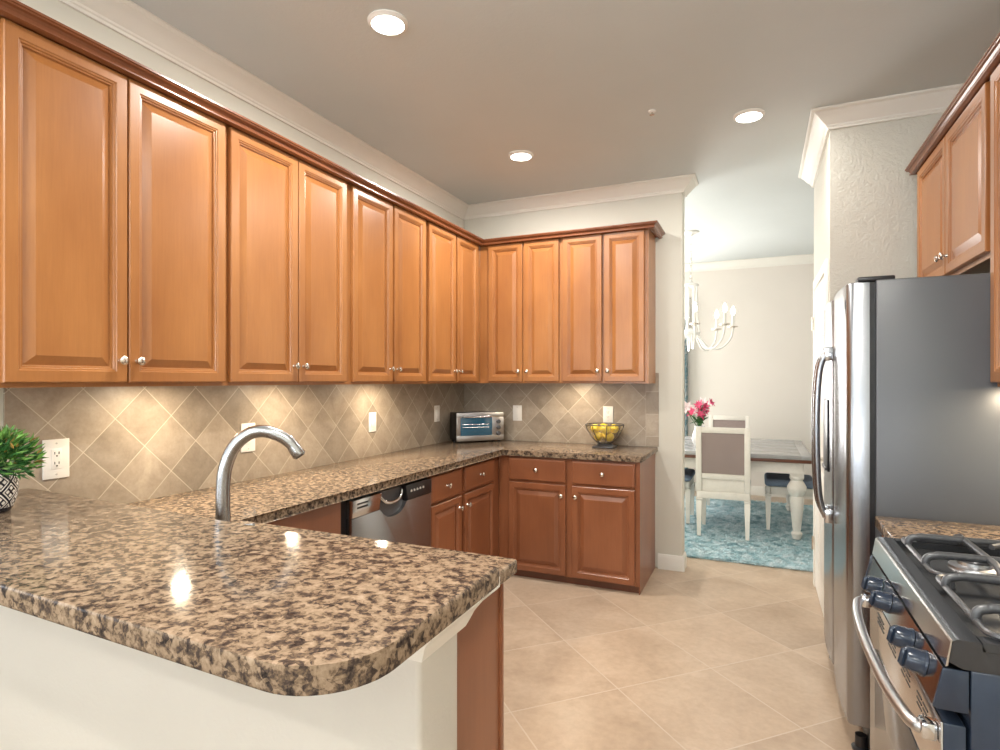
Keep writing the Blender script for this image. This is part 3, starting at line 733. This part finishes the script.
# cooktop tray with raised rim
bm = B()
prism(bm, [(0.324, 0.884), (0.330, 0.924), (0.336, 0.928), (0.372, 0.928), (0.380, 0.912), (0.98, 0.912), (0.985, 0.928), (1.02, 0.928), (1.02, 0.874), (0.345, 0.874)], 1, RY0-0.006, RY1+0.004, 0.0)
ct = obj('cooktop', bm, M['cooktop'], t_)
for y0, y1 in ((RY0-0.006, RY0+0.03), (RY1-0.03, RY1+0.004)):
    obj('side_rim', prism(B(), [(0.374, 0.9125), (0.374, 0.9285), (0.984, 0.9285), (0.984, 0.9125)], 1, y0, y1), M['cooktop'], ct)
bm = B(); prism(bm, [(0.3185, 0.874), (0.3265, 0.922), (0.3295, 0.9245), (0.3285, 0.920), (0.3225, 0.876)], 1, RY0-0.004, RY1+0.002); obj('front_fascia', bm, M['steel'], t_)
# slanted control panel
bm = B(); prism(bm, [(0.316, 0.868), (0.300, 0.796), (0.306, 0.793), (0.352, 0.793), (0.352, 0.868)], 1, RY0+0.003, RY1-0.003, 0.002); cp = obj('control_panel', bm, M['steel'], t_)
bm = B(); prism(bm, [(0.3145, 0.870), (0.2985, 0.796), (0.306, 0.792), (0.354, 0.792), (0.354, 0.871)], 1, RY0-0.006, RY0+0.002, 0.002); obj('end_cap', bm, M['range_side'], t_)
bm = B(); prism(bm, [(0.3145, 0.870), (0.2985, 0.796), (0.306, 0.792), (0.354, 0.792), (0.354, 0.871)], 1, RY1-0.002, RY1+0.004, 0.002); obj('end_cap', bm, M['range_side'], t_)
sl = Vector((-0.976, 0, 0.217)).normalized()
for y in (1.445, 1.560, 1.800, 1.925):
    base = Vector((0.307, y, 0.832))
    k = obj('control_knob', tube(B(), [base, base+sl*0.005, base+sl*0.0051, base+sl*0.032, base+sl*0.035], [0.027, 0.026, 0.0245, 0.0225, 0.0205], 24), M['range_side'], cp)
    q = Vector((0, 1, 0)); up = sl.cross(q)
    bm = B(); tube(bm, [base+sl*0.034-up*0.019, base+sl*0.038-up*0.014, base+sl*0.038+up*0.014, base+sl*0.034+up*0.019], [0.004, 0.006, 0.006, 0.004], 8); obj('grip_ridge', bm, M['range_side'], k)
# door
bm = B(); box(bm, (0.3165, RY0+0.002, 0.175), (0.352, RY1-0.002, 0.764), 0.003); dr = obj('oven_door', bm, M['range_side'], t_)
obj('door_skin', box(B(), (0.312, RY0+0.001, 0.174), (0.3163, RY1-0.001, 0.765), 0.0015), M['steel'], dr)
obj('oven_window', box(B(), (0.3095, RY0+0.10, 0.32), (0.3118, RY1-0.10, 0.62), 0.001), M['glass_dark'], dr)
for gy in range(4):
    for k in range(2):
        for r_ in range(3):
            yb = RY0+0.09+gy*0.155+k*0.05
            obj('vent_slot', box(B(), (0.3108, yb, 0.712+r_*0.012), (0.3122, yb+0.04, 0.7155+r_*0.012)), M['slot'], dr, sm=False)
hp = spline([(0.310, RY0+0.030, 0.735), (0.283, RY0+0.032, 0.735), (0.268, RY0+0.075, 0.735), (0.255, RY0+0.20, 0.735), (0.250, 1.741, 0.735), (0.255, RY1-0.20, 0.735), (0.268, RY1-0.075, 0.735), (0.283, RY1-0.032, 0.735), (0.310, RY1-0.030, 0.735)], 6)
obj('door_handle', tube(B(), hp, 0.0125, 14), M['steel_soft'], dr)
for y in (RY0+0.030, RY1-0.030): obj('handle_mount', box(B(), (0.284, y-0.018, 0.718), (0.3118, y+0.018, 0.752), 0.006), M['steel'], dr)
obj('storage_drawer', box(B(), (0.315, RY0+0.002, 0.05), (0.352, RY1-0.002, 0.168), 0.004), M['steel'], t_)
for y in (RY0+0.05, RY1-0.05):
    for x_ in (0.42, 0.98): obj('foot', lathe(B(), [(0.018, 0), (0.018, 0.04)], (x_, y, 0), 12), M['black'], t_)
# burners
for y in (1.555, 1.930):
    for x_ in (0.525, 0.845):
        b_ = obj('burner', lathe(B(), [(0.062, 0), (0.060, 0.006), (0.042, 0.010), (0.040, 0.018)], (x_, y, 0.9121), 24), M['steel_soft'], ct)
        obj('burner_cap', lathe(B(), [(0.036, 0.018), (0.038, 0.022), (0.034, 0.028), (0, 0.029)], (x_, y, 0.9121), 24), M['iron'], b_)
# grates
def grate(y0, y1):
    g = None; zt, zl = 0.962, 0.934
    bm = B(); r_ = 0.03; x0, x1 = 0.392, 0.972
    loop = [(a, b, zl) for a, b in arc(x1-r_, y1-r_, r_, 0, 90, 4)+arc(x0+r_, y1-r_, r_, 90, 180, 4)+arc(x0+r_, y0+r_, r_, 180, 270, 4)+arc(x1-r_, y0+r_, r_, 270, 360, 4)]
    tube(bm, loop, 0.0065, 8, closed=True)
    for fx in (x0+0.03, x1-0.03):
        for fy in (y0+0.012, y1-0.012): lathe(bm, [(0.008, 0.9125), (0.007, 0.930)], (fx, fy, 0), 8)
    g = obj('grate', bm, M['iron'], ct)
    ym = (y0+y1)/2
    for yy in (y0+0.085, y1-0.085):
        bm = B(); pts = spline([(x0, yy, zl), (x0+0.004, yy, zl+0.018), (x0+0.022, yy, zt-0.003), (x0+0.055, yy, zt), (0.68, yy, zt), (x1-0.055, yy, zt), (x1-0.022, yy, zt-0.003), (x1-0.004, yy, zl+0.018), (x1, yy, zl)], 5)
        tube(bm, pts, 0.0095, 10, 0.85); obj('grate_bar', bm, M['iron'], g)
    for xx in (0.525, 0.845):
        bm = B(); tube(bm, [(xx, y0+0.006, zl), (xx, y0+0.012, zl+0.020), (xx, y0+0.040, zt), (xx, y1-0.040, zt), (xx, y1-0.012, zl+0.020), (xx, y1-0.006, zl)], 0.0085, 10)
        obj('grate_crossbar', bm, M['iron'], g)
    for sx, xx in ((1, 0.525), (-1, 0.845)):
        for sy in (-1, 1):
            bm = B(); tube(bm, [(xx+sx*0.155, ym+sy*0.155, zt), (xx+sx*0.045, ym+sy*0.045, zt)], 0.0075, 8); obj('grate_finger', bm, M['iron'], g)
grate(1.362, 1.738); grate(1.746, 2.112)
bm = B(); box(bm, (1.0205, RY0, 0.874), (1.06, RY1, 1.08), 0.006); obj('back_guard', bm, M['steel'], t_)

# ------------------------------------------------------------ ceiling fittings
for (x_, y), lb in zip(CANS, ['recessed ceiling light nearest the left wall cabinets, at the top of the photo', 'recessed ceiling light near the back wall cabinets', 'recessed ceiling light near the passage to the dining room']):
    t_ = thing('ceiling_light', lb, 'ceiling light', (x_, y, CZ))
    bm = B(); lathe(bm, [(0.083, -0.0005), (0.083, -0.004), (0.074, -0.009), (0.070, -0.0145), (0.0675, -0.0145), (0.0675, -0.0005)], (x_, y, CZ), 36, cap=False); obj('trim_ring', bm, M['white'], t_)
    obj('lens', lathe(B(), [(0.0675, -0.001), (0.0675, -0.012), (0.03, -0.014), (0, -0.0145)], (x_, y, CZ), 30), M['lens'], t_)
t_ = thing('sprinkler', 'small recessed fire sprinkler in the kitchen ceiling', 'sprinkler', (-0.543, 3.276, CZ))
obj('escutcheon', lathe(B(), [(0.022, -0.0005), (0.020, -0.004), (0.012, -0.008), (0, -0.008)], (-0.543, 3.276, CZ), 24), M['white'], t_)
obj('sprinkler_head', lathe(B(), [(0.006, -0.008), (0.006, -0.018), (0.014, -0.020), (0.014, -0.022), (0, -0.022)], (-0.543, 3.276, CZ), 14), M['nickel'], t_)

# ------------------------------------------------------------ dining room
# rug
t = NT('aqua_rug', 0.95, 0, 0.1)
f1 = t.noise(14, 4, 0.6, t.mapping((1, 0.7, 1)), 0.5); f2 = t.noise(120, 2, 0.6)
c_ = t.ramp(f1, [(0.3, (0.22, 0.40, 0.45)), (0.5, (0.50, 0.67, 0.70)), (0.7, (0.76, 0.84, 0.85))])
t.col(t.mix(0.65, c_, t.ramp(f2, [(0.35, (0.45, 0.5, 0.55)), (0.65, (1.15, 1.15, 1.15))]), 'MULTIPLY')); M['rug'] = t.m
t_ = thing('area_rug', 'aqua blue shag rug under the dining table', 'rug', (-0.4, 6.1, 0))
RX0, RX1, RYa, RYb = -2.2, 1.5, 4.86, 7.4
obj('backing', box(B(), (RX0, RYa, 0.0), (RX1, RYb, 0.0115), 0.004), M['rug'], t_)
rnd = random.Random(5); bm = B()
for i in range(15000):
    x_ = rnd.uniform(-1.35, 0.75); y = RYa+(RYb-RYa)*rnd.random()**1.4
    a = rnd.uniform(0, 2*PI); L = rnd.uniform(0.025, 0.05); wd = rnd.uniform(0.004, 0.008)
    d = Vector((math.cos(a), math.sin(a), 0)); s_ = Vector((-d.y, d.x, 0))*wd; p = Vector((x_, y, 0.012)); q = p+d*L+Vector((0, 0, rnd.uniform(0.003, 0.010)))
    v = [bm.verts.new(p-s_), bm.verts.new(p+s_), bm.verts.new(q+s_*0.6), bm.verts.new(q-s_*0.6)]; bm.faces.new(v)
o = obj('shag_pile', bm, M['rug'], t_); o['kind'] = 'stuff'
# dining table
TX0, TX1, TY0, TY1 = -1.05, 0.41, 5.60, 7.07
t_ = thing('dining_table', 'cream dining table with grey plank top and turned legs', 'table', (-0.32, 6.33, 0.0225))
t = NT('grey_plank', 0.22, 0, 0.5)
pl = t.noise(18, 4, 0.6, t.mapping((0.5, 6, 1))); t.col(t.ramp(pl, [(0.3, (0.27, 0.265, 0.26)), (0.7, (0.38, 0.375, 0.37))])); M['plank'] = t.m
bm = B()
for k in range(5):
    y0 = TY0+k*(TY1-TY0)/5; box(bm, (TX0+0.09, y0+0.001, 0.730), (TX1-0.09, y0+(TY1-TY0)/5-0.001, 0.765), 0.003)
box(bm, (TX0, TY0, 0.730), (TX0+0.089, TY1, 0.765), 0.003); box(bm, (TX1-0.089, TY0, 0.730), (TX1, TY1, 0.765), 0.003)
obj('tabletop', bm, M['plank'], t_)
obj('edge_band', box(B(), (TX0+0.006, TY0+0.006, 0.700), (TX1-0.006, TY1-0.006, 0.7295), 0.006), M['wood_dark'], t_)
bm = B(); i_ = 0.07
for a, b in (((TX0+i_, TY0+i_), (TX1-i_, TY0+i_+0.025)), ((TX0+i_, TY1-i_-0.025), (TX1-i_, TY1-i_)), ((TX0+i_, TY0+i_+0.0252), (TX0+i_+0.025, TY1-i_-0.0252)), ((TX1-i_-0.025, TY0+i_+0.0252), (TX1-i_, TY1-i_-0.0252))):
    box(bm, (*a, 0.60), (*b, 0.6995))
obj('apron', bm, M['cream'], t_)
LP = [(0.030, 0.0), (0.040, 0.025), (0.046, 0.05), (0.030, 0.07), (0.034, 0.09), (0.052, 0.26), (0.058, 0.36), (0.050, 0.375), (0.060, 0.39), (0.076, 0.43), (0.078, 0.46), (0.062, 0.49), (0.046, 0.515), (0.058, 0.53), (0.058, 0.545), (0.048, 0.56)]
for x_ in (TX0+0.115, TX1-0.115):
    for y in (TY0+0.13, TY1-0.13):
        bm = B(); lathe(bm, [(r, z+0.0225) for r, z in LP], (x_, y, 0), 22); box(bm, (x_-0.055, y-0.055, 0.565), (x_+0.055, y+0.055, 0.6995), 0.004)
        obj('leg', bm, M['cream'], t_)
# chairs: local frame, back at y=0 (outer face y=-0.02), seat towards +y
t = NT('woven_cane', 0.8, 0, 0.2)
ck = t.n('ShaderNodeTexWave'); ck.inputs['Scale'].default_value = 34; t.link(t.mapping((1, 1, 1), (0, R(45), 0)), ck.inputs['Vector'])
ck2 = t.n('ShaderNodeTexWave'); ck2.inputs['Scale'].default_value = 34; t.link(t.mapping((1, 1, 1), (0, R(-45), 0)), ck2.inputs['Vector'])
mm = t.math('MULTIPLY', ck.outputs['Fac'], ck2.outputs['Fac']); t.col(t.ramp(mm, [(0.05, (0.20, 0.15, 0.14)), (0.5, (0.46, 0.38, 0.35))])); M['cane'] = t.m
CG = 'cream cane back dining chairs'
ch = thing('dining_chair', 'cream dining chair with woven cane back, in front of the table', 'chair', (-0.30, 5.53, 0.0225), 0, CG)
def lc(name, bm, m): return obj(name, bm, M[m], ch, local=True)
hw = 0.225
def taper_leg(x_, y, ztop, lean=0.0):
    bm = B(); a = 0.025; b = 0.015
    v0 = [bm.verts.new((x_+sx*b, y+lean+sy*b, 0)) for sx, sy in ((-1, -1), (1, -1), (1, 1), (-1, 1))]
    v1 = [bm.verts.new((x_+sx*a, y+sy*a, ztop-0.03)) for sx, sy in ((-1, -1), (1, -1), (1, 1), (-1, 1))]
    v2 = [bm.verts.new((x_+sx*a*0.8, y+sy*a*0.8, ztop-0.022)) for sx, sy in ((-1, -1), (1, -1), (1, 1), (-1, 1))]
    v3 = [bm.verts.new((x_+sx*a*1.08, y+sy*a*1.08, ztop-0.014)) for sx, sy in ((-1, -1), (1, -1), (1, 1), (-1, 1))]
    v4 = [bm.verts.new((x_+sx*a*1.08, y+sy*a*1.08, ztop)) for sx, sy in ((-1, -1), (1, -1), (1, 1), (-1, 1))]
    for A, Bq in ((v0, v1), (v1, v2), (v2, v3), (v3, v4)):
        for i in range(4): bm.faces.new((A[i], A[(i+1) % 4], Bq[(i+1) % 4], Bq[i]))
    bm.faces.new(v0); bm.faces.new(v4); bmesh.ops.recalc_face_normals(bm, faces=bm.faces[:]); return bm
for x_, y in ((-hw+0.025, 0.0), (hw-0.025, 0.0), (-hw+0.03, 0.42), (hw-0.03, 0.42)): lc('leg', taper_leg(x_, y, 0.335, -0.02 if y == 0 else 0.0), 'cream')
bm = B(); box(bm, (-hw+0.004, -0.018, 0.336), (hw-0.004, 0.010, 0.400), 0.004); box(bm, (-hw+0.049, -0.008, 0.4), (hw-0.049, 0.008, 0.517), 0.003); box(bm, (-hw+0.01, 0.40, 0.336), (hw-0.01, 0.435, 0.405), 0.004)
box(bm, (-hw+0.008, 0.011, 0.337), (-hw+0.036, 0.399, 0.404), 0.004); box(bm, (hw-0.036, 0.011, 0.337), (hw-0.008, 0.399, 0.404), 0.004); lc('seat_rail', bm, 'cream')
bm = B(); box(bm, (-hw+0.002, 0.03, 0.406), (hw-0.002, 0.45, 0.475), 0.028, 4); lc('seat', bm, 'blue_seat')
def lean(z): return -0.10*max(0, z-0.42)
bm = B()
for x0, x1, z0, z1 in ((-hw, -hw+0.048, 0.40, 0.975), (hw-0.048, hw, 0.40, 0.975), (-hw+0.048, hw-0.048, 0.925, 0.975), (-hw+0.048, hw-0.048, 0.515, 0.56)):
    box(bm, (x0, -0.018, z0), (x1, 0.014, z1), 0.004)
for v in bm.verts: v.co.y += lean(v.co.z)
lc('back_frame', bm, 'cream')
bm = B(); box(bm, (-hw+0.049, -0.008, 0.562), (hw-0.049, 0.004, 0.923))
for v in bm.verts: v.co.y += lean(v.co.z)
lc('cane_panel', bm, 'cane')
dup(ch, (0.49, 6.18, 0.0225), R(90), 'cream dining chair with grey blue seat, beside the turned table leg at right', CG)
dup(ch, (-1.06, 6.12, 0.0225), R(-90), 'cream dining chair with blue seat at the table, beside the kitchen wall end', CG)
dup(ch, (-0.33, 7.30, 0.0225), R(180), 'cream dining chair on the far side of the table, behind the nearest chair', CG)
# vase of lilies
vx, vy, vz = -0.545, 6.05, 0.766
t_ = thing('flower_vase', 'white vase of pink lilies on the dining table', 'flowers', (vx, vy, vz))
obj('vase', lathe(B(), [(0.045, 0), (0.065, 0.04), (0.070, 0.09), (0.048, 0.15), (0.042, 0.18), (0.050, 0.20), (0.044, 0.20), (0.036, 0.18)], (vx, vy, vz), 24), M['vase'], t_)
rnd = random.Random(9); bl = B(); bs = B()
heads = []
for i in range(20):
    a = rnd.uniform(0, 2*PI); r = rnd.uniform(0.02, 0.15); z = rnd.uniform(0.30, 0.43)
    heads.append(Vector((vx+r*math.cos(a)+0.02, vy+r*math.sin(a), vz+z)))
    tube(bs, spline([(vx, vy, vz+0.17), (vx+r*0.4*math.cos(a), vy+r*0.4*math.sin(a), vz+0.24), heads[-1]-Vector((0, 0, 0.01))], 4), 0.003, 6)
obj('stems', bs, M['green'], t_)
def flower(c, mat, s):
    bm = B(); ax = Vector((rnd.uniform(-.6, .9), rnd.uniform(-1, -.3), rnd.uniform(.1, .7))).normalized(); u = ax.orthogonal().normalized(); v = ax.cross(u)
    for k in range(6):
        a = 2*PI*k/6; d = u*math.cos(a)+v*math.sin(a); e_ = ax.cross(d)
        p = [c, c+ax*s*0.5+d*s*0.4+e_*s*0.24, c+ax*s*0.62+d*s*1.0, c+ax*s*0.5+d*s*0.4-e_*s*0.24]; m_ = c+ax*s*0.40+d*s*0.45
        V = [bm.verts.new(q) for q in p]; mv = bm.verts.new(m_)
        for i in range(4): bm.faces.new((V[i], V[(i+1) % 4], mv))
    return bm
for i, c in enumerate(heads): obj('lily', flower(c, None, rnd.uniform(0.050, 0.075)), M['petal_white'] if i % 5 in (1, 3) else M['pink'], t_)
for i in range(26):
    a = rnd.uniform(0, 2*PI); d = Vector((math.cos(a), math.sin(a), rnd.uniform(-.1, .9))).normalized(); s_ = d.cross(Vector((0, 0, 1))).normalized()*0.016; c = Vector((vx, vy, vz+0.22)); L = rnd.uniform(0.08, 0.15)
    V = [bl.verts.new(c), bl.verts.new(c+d*L*0.5+s_+Vector((0, 0, 0.02))), bl.verts.new(c+d*L), bl.verts.new(c+d*L*0.5-s_+Vector((0, 0, 0.02)))]; bl.faces.new(V)
obj('leaves', bl, M['green'], t_)
# curtain at the dining window
t = NT('teal_curtain', 0.9, 0, 0.1); f = t.noise(9, 3, 0.6, t.mapping((1, 1, 0.8)), 1.5)
t.col(t.ramp(f, [(0.42, (0.62, 0.66, 0.66)), (0.5, (0.12, 0.30, 0.36)), (0.58, (0.55, 0.62, 0.64))])); M['curtain'] = t.m
bm = B(); n = 60; rows = []
for zz in (0.03, 2.45): rows.append([bm.verts.new((-1.16+0.32*i/n, 7.74+0.03*math.sin(i*0.75), zz)) for i in range(n+1)])
for i in range(n): bm.faces.new((rows[0][i], rows[0][i+1], rows[1][i+1], rows[1][i]))
r_ = bmesh.ops.solidify(bm, geom=bm.faces[:], thickness=0.004)
cur = thing('curtain', 'teal patterned curtain at the dining room window', 'curtain', (-1.0, 7.74, 0.03)); obj('fabric', bm, M['curtain'], cur)
obj('curtain_rod', tube(B(), [(-2.4, 7.76, 2.46), (-0.80, 7.76, 2.46)], 0.012, 10), M['nickel'], cur)
# chandelier
hx, hy = -0.63, 6.10
t_ = thing('chandelier', 'white candle chandelier hanging over the dining table', 'chandelier', (hx, hy, CZ))
M['chand'] = plain('antique_white_metal', (0.84, 0.83, 0.80), 0.4, var=0.05)
obj('canopy', lathe(B(), [(0.075, -0.0005), (0.072, -0.012), (0.03, -0.03), (0.010, -0.045)], (hx, hy, CZ), 24), M['chand'], t_)
bm = B()
for k in range(13):
    z = CZ-0.05-k*0.036; a = 0 if k % 2 else PI/2
    tube(bm, [(hx+0.010*math.cos(q)*math.cos(a), hy+0.010*math.cos(q)*math.sin(a), z-0.018+0.024*math.sin(q)) for q in [2*PI*j/10 for j in range(10)]], 0.003, 5, closed=True)
obj('chain', bm, M['nickel'], t_)
obj('top_plate', lathe(B(), [(0.010, 2.42), (0.014, 2.395), (0.035, 2.385), (0.075, 2.372), (0.075, 2.352), (0.05, 2.345), (0, 2.345)], (hx, hy, 0), 24), M['chand'], t_)
for k in range(6):
    a = 2*PI*k/6+0.2
    obj('strut', tube(B(), spline([(hx+0.058*math.cos(a), hy+0.058*math.sin(a), 2.35), (hx+0.055*math.cos(a), hy+0.055*math.sin(a), 2.1), (hx+0.080*math.cos(a), hy+0.080*math.sin(a), 1.89)], 4), 0.010, 8), M['chand'], t_)
obj('hub', lathe(B(), [(0, 1.80), (0.02, 1.815), (0.03, 1.84), (0.085, 1.87), (0.09, 1.89), (0.03, 1.90), (0.02, 1.93), (0, 1.935)], (hx, hy, 0), 24), M['chand'], t_)
for k in range(8):
    a = 2*PI*k/8+R(11); ca, sa = math.cos(a), math.sin(a)
    ar = obj('arm', tube(B(), spline([(hx+0.06*ca, hy+0.06*sa, 1.88), (hx+0.16*ca, hy+0.16*sa, 1.74), (hx+0.28*ca, hy+0.28*sa, 1.73), (hx+0.37*ca, hy+0.37*sa, 1.82), (hx+0.395*ca, hy+0.395*sa, 1.93)], 6), 0.009, 8), M['chand'], t_)
    obj('drip_pan', lathe(B(), [(0.010, 1.925), (0.045, 1.935), (0.048, 1.945), (0.02, 1.945)], (hx+0.395*ca, hy+0.395*sa, 0), 16), M['nickel'], ar)
    obj('candle_sleeve', lathe(B(), [(0.014, 1.945), (0.014, 2.055), (0, 2.057)], (hx+0.395*ca, hy+0.395*sa, 0), 12), M['white'], ar)
    obj('bulb', lathe(B(), [(0.010, 2.057), (0.020, 2.08), (0.019, 2.10), (0.008, 2.13), (0, 2.145)], (hx+0.395*ca, hy+0.395*sa, 0), 12), M['bulb'], ar)
